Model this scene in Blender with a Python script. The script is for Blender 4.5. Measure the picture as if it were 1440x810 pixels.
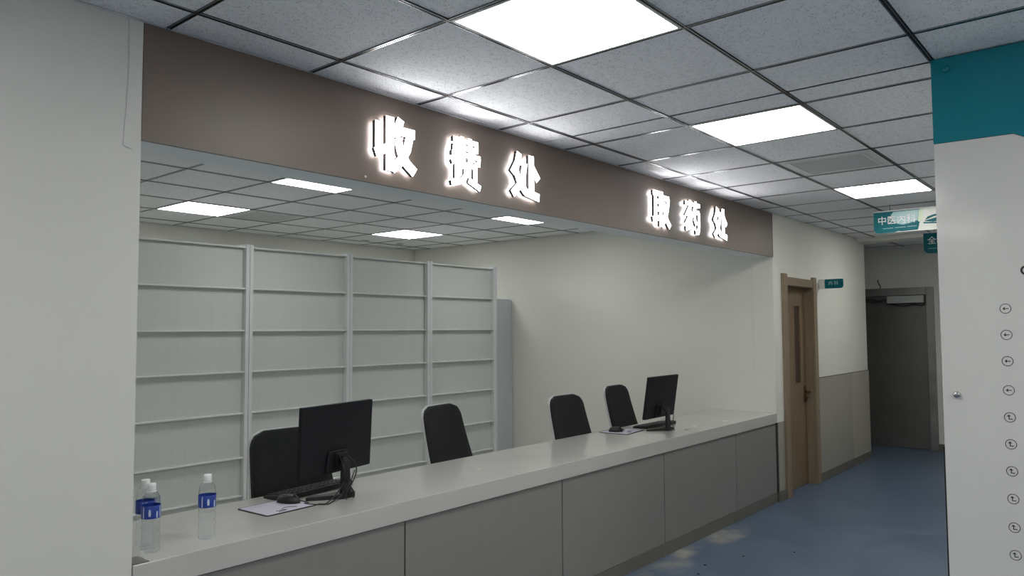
import bpy, bmesh, math, random
from mathutils import Vector, Matrix
random.seed(7)
for _o in list(bpy.data.objects): bpy.data.objects.remove(_o)
SC = bpy.context.scene
COL = SC.collection
PI = math.pi

# ------------------------------------------------------------------ camera, world, exposure
def set_camera():
    yaw, pit, rol, fpx = 0.6992, 0.0554, -0.0055, 1055.56
    f = Vector((math.cos(pit)*math.cos(yaw), math.cos(pit)*math.sin(yaw), math.sin(pit)))
    r = f.cross(Vector((0, 0, 1))).normalized(); u = r.cross(f)
    r2 = math.cos(rol)*r + math.sin(rol)*u; u2 = -math.sin(rol)*r + math.cos(rol)*u
    cd = bpy.data.cameras.new('camera'); cd.sensor_width = 36.0; cd.lens = fpx/1440.0*36.0
    cd.clip_start = 0.05
    c = bpy.data.objects.new('camera', cd); COL.objects.link(c)
    m = Matrix((r2, u2, -f)).transposed().to_4x4(); m.translation = Vector((-1.823, -2.629, 1.592))
    c.matrix_world = m; SC.camera = c
set_camera()
w = bpy.data.worlds.new('world'); SC.world = w; w.use_nodes = True
w.node_tree.nodes['Background'].inputs['Color'].default_value = (0.5, 0.55, 0.6, 1)
w.node_tree.nodes['Background'].inputs['Strength'].default_value = 0.05
vs = SC.view_settings
vs.view_transform = 'Standard'; vs.look = 'None'; vs.gamma = 1.0; vs.use_curve_mapping = False
vs.exposure = 0.86
PANEL_LOBBY, PANEL_PHARM, LETTER_FACE, LETTER_HALO = 7.3, 5.6, 4.6, 6.5

# ------------------------------------------------------------------ materials
MATS = {}
def mat(name, col=(.8, .8, .8), rough=.5, metal=0.0, spec=.5, bump=None, mottle=None, emit=None, coat=0.0, trans=None):
    """procedural principled material; bump=(scale,strength), mottle=(scale,amount)"""
    m = bpy.data.materials.new(name); m.use_nodes = True
    nt = m.node_tree; b = nt.nodes['Principled BSDF']
    b.inputs['Base Color'].default_value = (*col, 1); b.inputs['Roughness'].default_value = rough
    b.inputs['Metallic'].default_value = metal; b.inputs['Specular IOR Level'].default_value = spec
    b.inputs['Coat Weight'].default_value = coat
    tc = nt.nodes.new('ShaderNodeTexCoord')
    if mottle:
        n = nt.nodes.new('ShaderNodeTexNoise'); n.inputs['Scale'].default_value = mottle[0]; n.inputs['Detail'].default_value = 5
        nt.links.new(tc.outputs['Object'], n.inputs['Vector'])
        r = nt.nodes.new('ShaderNodeValToRGB')
        r.color_ramp.elements[0].position = .3; r.color_ramp.elements[1].position = .7
        k = mottle[1]
        r.color_ramp.elements[0].color = (*[c*(1-k) for c in col], 1); r.color_ramp.elements[1].color = (*[min(1, c*(1+k)) for c in col], 1)
        nt.links.new(n.outputs['Fac'], r.inputs['Fac']); nt.links.new(r.outputs['Color'], b.inputs['Base Color'])
    if bump:
        n = nt.nodes.new('ShaderNodeTexNoise'); n.inputs['Scale'].default_value = bump[0]; n.inputs['Detail'].default_value = 3
        nt.links.new(tc.outputs['Object'], n.inputs['Vector'])
        bp = nt.nodes.new('ShaderNodeBump'); bp.inputs['Strength'].default_value = bump[1]; bp.inputs['Distance'].default_value = .004
        nt.links.new(n.outputs['Fac'], bp.inputs['Height']); nt.links.new(bp.outputs['Normal'], b.inputs['Normal'])
    if emit:
        b.inputs['Emission Color'].default_value = (*emit[0], 1); b.inputs['Emission Strength'].default_value = emit[1]
    MATS[name] = m
    return m
def N(m, t): return m.node_tree.nodes.new(t)
def L(m, a, b): m.node_tree.links.new(a, b)

mat('lintel_paint', (.83, .87, .88), .5, bump=(60, .03))
mat('wall_paint', (.66, .66, .63), .6, bump=(60, .03), mottle=(1.5, .015))
mat('wall_paint_warm', (.77, .77, .71), .6, bump=(60, .03), mottle=(1.5, .015))
mat('alcove_paint', (.74, .74, .70), .7, mottle=(2, .03))
mat('brown_laminate', (.162, .124, .101), .42, mottle=(2.0, .04))
mat('tile_edge', (.7, .71, .71), .8)
mat('grid_metal', (.34, .35, .36), .24, metal=1.0)
mat('grid_groove', (.015, .015, .017), .6)
mat('plenum', (.05, .05, .05), .9)
mat('stone_top', (.50, .495, .47), .16, mottle=(3.0, .03), spec=.5)
mat('counter_panel', (.235, .232, .215), .38, mottle=(6.0, .03))
mat('wainscot_panel', (.37, .355, .305), .4, mottle=(6.0, .02))
mat('wainscot_light', (.44, .41, .345), .4, mottle=(6.0, .02))
mat('toe_kick', (.15, .14, .12), .45, mottle=(8.0, .08))
mat('gap_black', (.02, .019, .017), .6)
mat('shelf_metal', (.66, .68, .68), .33, mottle=(4.0, .02))
mat('shelf_panel', (.58, .605, .575), .30, mottle=(2.5, .05))
mat('cabinet_metal', (.55, .58, .60), .4, mottle=(3.0, .02))
mat('black_plastic', (.007, .007, .008), .45, bump=(300, .05))
mat('black_gloss', (.006, .006, .008), .12)
mat('screen_back', (.007, .0075, .010), .55, spec=.25, mottle=(5, .1))
mat('chair_fabric', (.011, .014, .014), .85, bump=(500, .3), mottle=(40, .25))
mat('chair_shell', (.55, .56, .56), .45)
mat('chrome', (.75, .75, .75), .15, metal=1.0)
mat('teal_acrylic', (.003, .21, .275), .14, mottle=(1.2, .04))
mat('teal_sign', (.0, .145, .175), .5, spec=.25, mottle=(3, .05))
mat('pale_teal', (.36, .62, .63), .25)
mat('pale_green', (.62, .78, .55), .25)
mat('sign_white', (.76, .79, .74), .25)
mat('white_acrylic', (.665, .665, .65), .12, mottle=(2.0, .015))
mat('ink_black', (.012, .012, .012), .5)
mat('lettering_white', (.80, .84, .84), .4)
mat('steel_pin', (.5, .5, .5), .2, metal=1.0)
mat('gold_metal', (.20, .13, .06), .3, metal=1.0)
mat('steel_door', (.19, .19, .175), .32, metal=.55, mottle=(3, .08))
mat('steel_frame', (.30, .30, .285), .35, metal=.6, mottle=(4, .15))
mat('grey_box', (.50, .52, .50), .45)
mat('cap_white', (.80, .82, .82), .4)
mat('label_blue', (.02, .055, .33), .35, mottle=(60, .25))
mat('label_light', (.55, .62, .78), .4)
mat('pad_lilac', (.52, .49, .60), .6, mottle=(20, .06))
mat('pad_edge', (.02, .02, .022), .7)
mat('key_dark', (.017, .017, .018), .5)
mat('notch_grey', (.13, .13, .125), .5)
mat('panel_frame', (.70, .71, .72), .35)
mat('hatch_grey', (.52, .53, .54), .5)
mat('dark_glass', (.07, .05, .038), .25)
mat('letter_return', (.10, .10, .105), .4, metal=.3)
mat('panel_lobby', (.9, .9, .9), .5, emit=((1.0, .985, .935), PANEL_LOBBY))
mat('panel_pharm', (.9, .9, .9), .5, emit=((.985, 1.0, .965), PANEL_PHARM))
mat('letter_face', (.9, .9, .9), .5, emit=((1.0, .99, 1.0), LETTER_FACE))
mat('letter_halo', (.9, .9, .9), .5, emit=((.93, .95, 1.0), LETTER_HALO))

def make_tile_mat():
    m = mat('ceiling_tile', (.70, .715, .725), .85); b = m.node_tree.nodes['Principled BSDF']
    tc = N(m, 'ShaderNodeTexCoord'); oi = N(m, 'ShaderNodeObjectInfo')
    add = N(m, 'ShaderNodeVectorMath'); add.operation = 'ADD'
    mul = N(m, 'ShaderNodeMath'); mul.operation = 'MULTIPLY'; mul.inputs[1].default_value = 37.0
    L(m, oi.outputs['Random'], mul.inputs[0])
    L(m, tc.outputs['Object'], add.inputs[0]); L(m, mul.outputs[0], add.inputs[1])
    v = N(m, 'ShaderNodeTexVoronoi'); v.inputs['Scale'].default_value = 130
    L(m, add.outputs[0], v.inputs['Vector'])
    n = N(m, 'ShaderNodeTexNoise'); n.inputs['Scale'].default_value = 45; n.inputs['Detail'].default_value = 4
    L(m, add.outputs[0], n.inputs['Vector'])
    r1 = N(m, 'ShaderNodeMapRange'); r1.inputs[1].default_value = .22; r1.inputs[2].default_value = .45; r1.inputs[3].default_value = 1.0; r1.inputs[4].default_value = 0.0
    L(m, v.outputs['Distance'], r1.inputs[0])
    r2 = N(m, 'ShaderNodeMapRange'); r2.inputs[1].default_value = .44; r2.inputs[2].default_value = .58
    L(m, n.outputs['Fac'], r2.inputs[0])
    pit = N(m, 'ShaderNodeMath'); pit.operation = 'MULTIPLY'
    L(m, r1.outputs[0], pit.inputs[0]); L(m, r2.outputs[0], pit.inputs[1])
    n2 = N(m, 'ShaderNodeTexNoise'); n2.inputs['Scale'].default_value = 3; L(m, add.outputs[0], n2.inputs['Vector'])
    base = N(m, 'ShaderNodeValToRGB'); base.color_ramp.elements[0].color = (.89, .91, .935, 1); base.color_ramp.elements[1].color = (.92, .935, .955, 1)
    L(m, n2.outputs['Fac'], base.inputs['Fac'])
    mx = N(m, 'ShaderNodeMix'); mx.data_type = 'RGBA'
    L(m, pit.outputs[0], mx.inputs['Factor']); L(m, base.outputs['Color'], mx.inputs['A']); mx.inputs['B'].default_value = (.50, .51, .52, 1)
    L(m, mx.outputs['Result'], b.inputs['Base Color'])
    bp = N(m, 'ShaderNodeBump'); bp.inputs['Strength'].default_value = .6; bp.inputs['Distance'].default_value = .003; bp.invert = True
    L(m, pit.outputs[0], bp.inputs['Height']); L(m, bp.outputs['Normal'], b.inputs['Normal'])
make_tile_mat()

def make_floor_mat():
    m = mat('floor_vinyl', (.10, .17, .30), .34); b = m.node_tree.nodes['Principled BSDF']
    tc = N(m, 'ShaderNodeTexCoord')
    n = N(m, 'ShaderNodeTexNoise'); n.inputs['Scale'].default_value = 2.4; n.inputs['Detail'].default_value = 8; n.inputs['Roughness'].default_value = .62; n.inputs['Distortion'].default_value = .8
    L(m, tc.outputs['Object'], n.inputs['Vector'])
    r = N(m, 'ShaderNodeValToRGB'); r.color_ramp.elements[0].position = .32; r.color_ramp.elements[1].position = .70
    r.color_ramp.elements[0].color = (.078, .118, .185, 1); r.color_ramp.elements[1].color = (.112, .160, .235, 1)
    L(m, n.outputs['Fac'], r.inputs['Fac'])
    # plaster dust swept against the counter: two patches given by place, broken up by noise
    sep = N(m, 'ShaderNodeSeparateXYZ'); L(m, tc.outputs['Object'], sep.inputs[0])
    n3 = N(m, 'ShaderNodeTexNoise'); n3.inputs['Scale'].default_value = 3.6; n3.inputs['Detail'].default_value = 5
    L(m, tc.outputs['Object'], n3.inputs['Vector'])
    total = None
    for cx, cy, rx, ry in ((2.70, -.13, .34, .15), (3.12, -.06, .30, .10), (3.75, -.09, .40, .16)):
        terms = []
        for ax, c, rad in (('X', cx, rx), ('Y', cy, ry)):
            s = N(m, 'ShaderNodeMath'); s.operation = 'SUBTRACT'; L(m, sep.outputs[ax], s.inputs[0]); s.inputs[1].default_value = c
            d = N(m, 'ShaderNodeMath'); d.operation = 'DIVIDE'; L(m, s.outputs[0], d.inputs[0]); d.inputs[1].default_value = rad
            p = N(m, 'ShaderNodeMath'); p.operation = 'POWER'; L(m, d.outputs[0], p.inputs[0]); p.inputs[1].default_value = 2.0
            ab = N(m, 'ShaderNodeMath'); ab.operation = 'MULTIPLY'; L(m, d.outputs[0], ab.inputs[0]); L(m, d.outputs[0], ab.inputs[1])
            terms.append(ab)
        su = N(m, 'ShaderNodeMath'); su.operation = 'ADD'; L(m, terms[0].outputs[0], su.inputs[0]); L(m, terms[1].outputs[0], su.inputs[1])
        mr = N(m, 'ShaderNodeMapRange'); mr.inputs[1].default_value = 0.0; mr.inputs[2].default_value = 1.0; mr.inputs[3].default_value = 1.0; mr.inputs[4].default_value = 0.0
        L(m, su.outputs[0], mr.inputs[0])
        if total is None: total = mr.outputs[0]
        else:
            mm = N(m, 'ShaderNodeMath'); mm.operation = 'MAXIMUM'; L(m, total, mm.inputs[0]); L(m, mr.outputs[0], mm.inputs[1]); total = mm.outputs[0]
    nr = N(m, 'ShaderNodeMapRange'); nr.inputs[1].default_value = .40; nr.inputs[2].default_value = .70; nr.inputs[3].default_value = .0; nr.inputs[4].default_value = .75; L(m, n3.outputs['Fac'], nr.inputs[0])
    f = N(m, 'ShaderNodeMath'); f.operation = 'MULTIPLY'; L(m, total, f.inputs[0]); L(m, nr.outputs[0], f.inputs[1])
    mx = N(m, 'ShaderNodeMix'); mx.data_type = 'RGBA'
    L(m, f.outputs[0], mx.inputs['Factor']); L(m, r.outputs['Color'], mx.inputs['A']); mx.inputs['B'].default_value = (.62, .58, .42, 1)
    L(m, mx.outputs['Result'], b.inputs['Base Color'])
    rr = N(m, 'ShaderNodeMapRange'); rr.inputs[3].default_value = .30; rr.inputs[4].default_value = .48
    L(m, n.outputs['Fac'], rr.inputs[0]); L(m, rr.outputs[0], b.inputs['Roughness'])
make_floor_mat()

def make_wood(name, c1, c2):
    m = mat(name, c1, .45); b = m.node_tree.nodes['Principled BSDF']
    tc = N(m, 'ShaderNodeTexCoord'); mp = N(m, 'ShaderNodeMapping'); mp.inputs['Scale'].default_value = (26, 26, 1.2)
    L(m, tc.outputs['Object'], mp.inputs['Vector'])
    n = N(m, 'ShaderNodeTexNoise'); n.inputs['Scale'].default_value = 2; n.inputs['Detail'].default_value = 6; n.inputs['Distortion'].default_value = .4
    L(m, mp.outputs[0], n.inputs['Vector'])
    r = N(m, 'ShaderNodeValToRGB'); r.color_ramp.elements[0].position = .3; r.color_ramp.elements[1].position = .7
    r.color_ramp.elements[0].color = (*c1, 1); r.color_ramp.elements[1].color = (*c2, 1)
    L(m, n.outputs['Fac'], r.inputs['Fac']); L(m, r.outputs['Color'], b.inputs['Base Color'])
make_wood('door_wood', (.190, .130, .074), (.235, .165, .10))
make_wood('frame_wood', (.24, .18, .12), (.29, .225, .155))

def brush(name, col):
    m = MATS[name]; b = m.node_tree.nodes['Principled BSDF']
    tc = N(m, 'ShaderNodeTexCoord'); mp = N(m, 'ShaderNodeMapping'); mp.inputs['Scale'].default_value = (30, 30, .6)
    L(m, tc.outputs['Object'], mp.inputs['Vector'])
    n = N(m, 'ShaderNodeTexNoise'); n.inputs['Scale'].default_value = 1.5; n.inputs['Detail'].default_value = 5
    L(m, mp.outputs[0], n.inputs['Vector'])
    r = N(m, 'ShaderNodeValToRGB'); r.color_ramp.elements[0].position = .3; r.color_ramp.elements[1].position = .7
    r.color_ramp.elements[0].color = (*[c*.982 for c in col], 1); r.color_ramp.elements[1].color = (*[c*1.018 for c in col], 1)
    L(m, n.outputs['Fac'], r.inputs['Fac']); L(m, r.outputs['Color'], b.inputs['Base Color'])
brush('shelf_panel', (.58, .605, .58))
def make_bottle_mat():
    m = mat('clear_plastic', (.93, .95, .97), .06); nt = m.node_tree; b = nt.nodes['Principled BSDF']
    b.inputs['Transmission Weight'].default_value = 1.0; b.inputs['IOR'].default_value = 1.12
    tr = N(m, 'ShaderNodeBsdfTransparent'); tr.inputs['Color'].default_value = (.95, .96, .97, 1)
    mx = N(m, 'ShaderNodeMixShader'); mx.inputs[0].default_value = .27
    L(m, tr.outputs[0], mx.inputs[1]); L(m, b.outputs[0], mx.inputs[2])
    L(m, mx.outputs[0], nt.nodes['Material Output'].inputs['Surface'])
make_bottle_mat()

# ------------------------------------------------------------------ mesh helpers
def box(bm, x0, x1, y0, y1, z0, z1, mi=0):
    vs_ = [bm.verts.new((x, y, z)) for z in (z0, z1) for y in (y0, y1) for x in (x0, x1)]
    for f in ((0, 2, 3, 1), (4, 5, 7, 6), (0, 1, 5, 4), (2, 6, 7, 3), (0, 4, 6, 2), (1, 3, 7, 5)):
        fc = bm.faces.new([vs_[i] for i in f]); fc.material_index = mi
    return vs_
def prism(bm, pts, axis, a, b, mi=0):
    """polygon pts (2D) extruded along axis from a to b; 2D order: X->(y,z), Y->(x,z), Z->(x,y)"""
    def mk(p, t):
        if axis == 'X': return (t, p[0], p[1])
        if axis == 'Y': return (p[0], t, p[1])
        return (p[0], p[1], t)
    A = [bm.verts.new(mk(p, a)) for p in pts]; B = [bm.verts.new(mk(p, b)) for p in pts]
    n = len(pts); fs = [bm.faces.new(A), bm.faces.new(B[::-1])]
    for i in range(n):
        j = (i+1) % n; fs.append(bm.faces.new((A[j], A[i], B[i], B[j])))
    for f in fs: f.material_index = mi
    return A+B
def lathe(bm, prof, c=(0, 0), seg=20, mi=0):
    rings = []
    for r, z in prof:
        if r < 1e-6: rings.append([bm.verts.new((c[0], c[1], z))])
        else: rings.append([bm.verts.new((c[0]+r*math.cos(2*PI*k/seg), c[1]+r*math.sin(2*PI*k/seg), z)) for k in range(seg)])
    for a, b in zip(rings, rings[1:]):
        for k in range(seg):
            k2 = (k+1) % seg
            if len(a) == 1 and len(b) > 1: f = bm.faces.new((a[0], b[k2], b[k]))
            elif len(b) == 1 and len(a) > 1: f = bm.faces.new((a[k], a[k2], b[0]))
            elif len(a) > 1: f = bm.faces.new((a[k], a[k2], b[k2], b[k]))
            else: continue
            f.smooth = True; f.material_index = mi
def tube(bm, pts, r, seg=8, mi=0, closed=False):
    pts = [Vector(p) for p in pts]; rings = []; n = len(pts)
    for i, p in enumerate(pts):
        t = (pts[(i+1) % n] - pts[i-1]) if closed else (pts[min(i+1, n-1)] - pts[max(i-1, 0)])
        t.normalize(); a = t.cross(Vector((0, 0, 1)))
        if a.length < 1e-3: a = t.cross(Vector((1, 0, 0)))
        a.normalize(); b = t.cross(a)
        rr = r[i] if isinstance(r, (list, tuple)) else r
        rings.append([bm.verts.new(p + rr*(math.cos(2*PI*k/seg)*a + math.sin(2*PI*k/seg)*b)) for k in range(seg)])
    prs = list(zip(rings, rings[1:])) + ([(rings[-1], rings[0])] if closed else [])
    for A, B in prs:
        for k in range(seg):
            f = bm.faces.new((A[k], A[(k+1) % seg], B[(k+1) % seg], B[k])); f.smooth = True; f.material_index = mi
    if not closed:
        bm.faces.new(rings[0][::-1]).material_index = mi; bm.faces.new(rings[-1]).material_index = mi
def smooth_path(pts, k=6):
    """Catmull-Rom through pts"""
    P = [Vector(p) for p in pts]; P = [2*P[0]-P[1]] + P + [2*P[-1]-P[-2]]; out = []
    for i in range(1, len(P)-2):
        for s in range(k):
            t = s/k
            out.append(.5*((2*P[i]) + (-P[i-1]+P[i+1])*t + (2*P[i-1]-5*P[i]+4*P[i+1]-P[i+2])*t*t + (-P[i-1]+3*P[i]-3*P[i+1]+P[i+2])*t**3))
    return out + [P[-2]]
def rrect(w_, h_, r, seg=5, corners=(1, 1, 1, 1), c=(0, 0)):
    """rounded rectangle outline, corners order: bl, br, tr, tl"""
    pts = []
    for i, (sx, sy, a0) in enumerate(((-1, -1, PI), (1, -1, 1.5*PI), (1, 1, 0), (-1, 1, .5*PI))):
        cx, cy = c[0]+sx*w_/2, c[1]+sy*h_/2
        if corners[i]:
            rr = r*corners[i]
            for k in range(seg+1):
                a = a0 + .5*PI*k/seg
                pts.append((cx-sx*rr+rr*math.cos(a), cy-sy*rr+rr*math.sin(a)))
        else: pts.append((cx, cy))
    return pts
def obj(name, bm, mats, parent=None, bevel=0.0, loc=None, rot=None, recalc=True):
    if recalc: bmesh.ops.recalc_face_normals(bm, faces=bm.faces)
    me = bpy.data.meshes.new(name); bm.to_mesh(me); bm.free()
    return mobj(name, me, mats, parent, bevel, loc, rot)
def mobj(name, me, mats, parent=None, bevel=0.0, loc=None, rot=None):
    if isinstance(mats, str): mats = [mats]
    if len(me.materials) == 0:
        for m_ in mats: me.materials.append(MATS[m_])
    o = bpy.data.objects.new(name, me); COL.objects.link(o)
    if parent: o.parent = parent
    if loc: o.location = loc
    if rot: o.rotation_euler = rot
    if bevel:
        b = o.modifiers.new('bevel', 'BEVEL'); b.width = bevel; b.segments = 2; b.limit_method = 'ANGLE'; b.angle_limit = .6
    return o
def tag(o, label, cat=None, group=None, kind=None):
    o['label'] = label
    if cat: o['category'] = cat
    if group: o['group'] = group
    if kind: o['kind'] = kind
    return o
def thing(name, loc=(0, 0, 0), rz=0.0):
    o = bpy.data.objects.new(name, None); COL.objects.link(o); o.location = loc; o.rotation_euler = (0, 0, rz); o.empty_display_size = .05
    return o
def bx(name, dims, m, parent=None, bevel=0.0, loc=None, rot=None):
    bm = bmesh.new(); box(bm, *dims); return obj(name, bm, m, parent, bevel, loc, rot)
def copy_tree(o, parent=None):
    c = o.copy(); COL.objects.link(c); c.parent = parent
    for ch in list(o.children):
        copy_tree(ch, c)
    return c
def text_mesh(s, size, offset=0.0, extrude=0.0, fill='BOTH'):
    cu = bpy.data.curves.new('lettering', 'FONT'); cu.body = s; cu.size = size; cu.offset = offset; cu.extrude = extrude; cu.fill_mode = fill
    cu.resolution_u = 2; cu.align_x = 'CENTER'; cu.align_y = 'CENTER'
    o = bpy.data.objects.new('tmp', cu); COL.objects.link(o); bpy.context.view_layer.update()
    me = bpy.data.meshes.new_from_object(o.evaluated_get(bpy.context.evaluated_depsgraph_get()))
    bpy.data.objects.remove(o); bpy.data.curves.remove(cu); me.materials.clear()
    xs = [v.co.x for v in me.vertices]; ys = [v.co.y for v in me.vertices]
    cx, cy = (min(xs)+max(xs))/2, (min(ys)+max(ys))/2
    for v in me.vertices: v.co.x -= cx; v.co.y -= cy
    return me
S = 'structure'

# ------------------------------------------------------------------ room shell
ZC = 2.67            # ceiling height
X0, X1 = -5.4, 9.2   # lobby ends
YR = -5.0            # far side of the lobby, right of the camera
mat('floor_bounce', (.55, .56, .55), .4, mottle=(3, .04))  # unseen floor, pale tone picked to bounce light onto the pharmacy ceiling
tag(bx('floor', (-3.15, 5.25, .2, 5.1, -.1, 0), 'floor_bounce'), 'unseen vinyl floor behind the counter, made pale grey to bounce light upward', 'floor', kind=S)
bm = bmesh.new(); box(bm, X0-.2, X1+.3, YR-.2, .1995, -.1, 0); box(bm, 5.2505, X1+.3, .1995, 1.5, -.1, 0)
tag(obj('floor', bm, 'floor_vinyl'), 'blue marbled vinyl floor running down the corridor', 'floor', kind=S)
bm = bmesh.new()
for i in range(6):      # dark crumbs
    x, y = ((2.75, -.35), (2.55, -.38), (2.95, -.30), (2.66, -.42), (3.3, -.42), (3.62, -.66), (3.1, -.5), (3.9, -.3), (2.3, -.3), (3.45, -.5), (4.3, -.8))[i]
    s = .005+.002*random.random(); box(bm, x-s, x+s*1.4, y-s, y+s, .0005, .004)
tag(obj('grit', bm, 'gap_black'), 'dark grit crumbs scattered on the blue floor by the counter', 'grit', kind='stuff')

tag(bx('wall_left', (X0, -.685, 0, .22, 0, 2.80), 'wall_paint'), 'white painted wall pier left of the service counter', 'wall', kind=S)
bm = bmesh.new(); box(bm, -.685, 5.08, .012, .20, 2.254, 2.80)
hd = tag(obj('wall_header', bm, 'lintel_paint'), 'white lintel above the counter opening behind the brown fascia', 'wall', kind=S)
fs = bx('fascia_panel', (-.684, 5.085, -.002, .011, 2.256, 2.668), 'brown_laminate', hd); fs['label'] = 'brown laminate fascia facing the lobby'
bx('edge_trim', (5.0855, 5.0895, -.004, .011, 2.254, 2.668), 'toe_kick', hd)
bx('edge_trim', (-.684, 5.085, -.004, .0112, 2.2535, 2.2558), 'toe_kick', hd)
bm = bmesh.new(); lathe(bm, [(0, 0), (.006, 0), (.005, .004), (0, .005)], seg=10)
obj('screw_cap', bm, 'cap_white', hd, loc=(.2896, -.003, 2.275), rot=(PI/2, 0, 0))

# corridor wall with door opening X 5.33..6.16
DX0, DX1, DH = 5.345, 6.145, 2.03
bm = bmesh.new()
box(bm, 5.08, DX0, 0, .2, .72, 2.8); box(bm, 5.13, DX0, .012, .2, 0, .7195)
box(bm, DX1, 8.10, 0, .2, 0, 2.8); box(bm, DX0, DX1, 0, .2, DH, 2.8)
wc = tag(obj('wall_corridor', bm, 'wall_paint_warm'), 'cream corridor wall with the wooden door beyond the counter', 'wall', kind=S)
bx('reveal_gap', (5.0805, 5.1295, .009, .19, .0005, .719), 'gap_black', wc)
bx('wainscot_panel', (5.131, 5.285, .0, .0115, .09, .7185), 'wainscot_panel', wc)
bx('wainscot_panel', (6.215, 7.378, -.012, -.0005, .09, 1.068), 'wainscot_panel', wc)
bx('wainscot_panel', (7.384, 8.098, -.012, -.0005, .09, 1.068), 'wainscot_light', wc)
bx('wainscot_cap', (6.212, 8.10, -.014, -.0005, 1.0685, 1.076), 'toe_kick', wc)
bb = tag(bx('baseboard_corridor', (6.215, 8.10, -.016, -.0005, 0.0005, .0895), 'toe_kick'), 'dark grey baseboard below the corridor wainscot', 'baseboard', kind=S)
tag(bx('baseboard_jamb', (5.076, 5.27, -.016, -.0005, 0.0005, .085), 'toe_kick'), 'short dark baseboard between the counter and the wooden door', 'baseboard', kind=S)

# door 1
d1 = thing('door_1', (0, 0, 0)); tag(d1, 'closed beige wooden door with a narrow slot window beside the counter', 'door', kind=S)
bx('jamb', (5.275, 5.375, -.028, -.001, 0, 2.115), 'frame_wood', d1, .003)
bx('jamb', (6.115, 6.212, -.028, -.001, 0, 2.115), 'frame_wood', d1, .003)
bx('head_casing', (5.376, 6.114, -.024, -.001, 2.005, 2.085), 'frame_wood', d1, .003)
bx('frame_lining', (5.346, 5.375, .0, .12, 0, 2.0), 'frame_wood', d1)
bx('frame_lining', (6.115, 6.144, .0, .12, 0, 2.0), 'frame_wood', d1)
bx('frame_lining', (5.346, 6.144, .0, .12, 2.001, 2.029), 'frame_wood', d1)
bm = bmesh.new()
SX0, SX1, SZ0, SZ1 = 5.80, 5.975, 1.035, 1.815
box(bm, 5.378, SX0, .075, .115, .006, 1.998); box(bm, SX1, 6.112, .075, .115, .006, 1.998)
box(bm, SX0, SX1, .075, .115, .006, SZ0); box(bm, SX0, SX1, .075, .115, SZ1, 1.998)
leaf = obj('leaf', bm, 'door_wood', d1)
g = bx('slot_window', (SX0, SX1, .088, .096, SZ0, SZ1), 'dark_glass', leaf); g['label'] = 'narrow dark vision slot'
bx('slot_trim', (SX0-.012, SX0, .070, .0748, SZ0, SZ1), 'frame_wood', leaf)
bx('slot_trim', (SX1, SX1+.012, .070, .0748, SZ0, SZ1), 'frame_wood', leaf)
bm = bmesh.new(); prism(bm, rrect(.05, .17, .02, c=(6.065, .915)), 'Y', .066, .0748)
hp = obj('handle_plate', bm, 'gold_metal', leaf, .002)
bm = bmesh.new(); tube(bm, smooth_path([(6.065, .068, .94), (6.065, .025, .94), (6.05, .018, .94), (5.97, .018, .937)], 5), .010, 8)
obj('door_handle', bm, 'gold_metal', leaf)
bm = bmesh.new(); tube(bm, [(6.065, .068, .875), (6.065, .052, .875)], .013, 10); obj('lock_cylinder', bm, 'gold_metal', leaf)

# pharmacy walls
tag(bx('wall_right', (5.08, 5.25, .201, 5.08, 0, 2.8), 'wall_paint_warm'), 'plain white side wall at the right end of the pharmacy', 'wall', kind=S)
tag(bx('wall_back', (-3.0, 5.08, 4.90, 5.08, 0, 2.8), 'wall_paint_warm'), 'plain white wall at the back of the pharmacy above the racks', 'wall', kind=S)
tag(bx('wall_pharmacy_side', (-3.15, -3.0, .221, 5.08, 0, 2.8), 'wall_paint'), 'white side wall of the pharmacy hidden behind the pier', 'wall', kind=S)
# lobby closure
tag(bx('wall_rear', (X0-.15, X0, YR, .22, 0, 2.8), 'wall_paint'), 'white end wall of the lobby behind the camera', 'wall', kind=S)
tag(bx('wall_side', (X0, 1.60, YR-.15, YR, 0, 2.8), 'wall_paint'), 'white lobby wall opposite the counter', 'wall', kind=S)
bm = bmesh.new(); box(bm, 1.585, X1+.2, -2.20, -2.03, 0, 2.8); box(bm, 1.585, 1.75, YR, -2.20, 0, 2.8)
tag(obj('wall_directory', bm, 'wall_paint'), 'white wall corner carrying the directory board', 'wall', kind=S)
# alcove at the end
tag(bx('wall_alcove', (8.10, X1+.2, 1.25, 1.4, 0, 2.8), 'alcove_paint'), 'grey side wall of the recess at the corridor end', 'wall', kind=S)
tag(bx('wall_alcove_return', (7.95, 8.10, .2, 1.25, 0, 2.8), 'alcove_paint'), 'return wall of the recess behind the corridor wall', 'wall', kind=S)
bm = bmesh.new()
EY0, EY1, EH = -.47, .56, 2.02
box(bm, X1, X1+.2, -2.03, EY0-.0, 0, 2.8); box(bm, X1, X1+.2, EY1, 1.25, 0, 2.8); box(bm, X1, X1+.2, EY0, EY1, EH, 2.8)
tag(obj('wall_end', bm, 'alcove_paint'), 'dim grey wall around the steel door at the corridor end', 'wall', kind=S)
tag(bx('trim_beam', (7.77, 8.10, -2.03, -.001, 2.63, 2.80), 'wall_paint_warm'), 'shallow cream beam across the corridor ceiling end', 'beam', kind=S)

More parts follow.
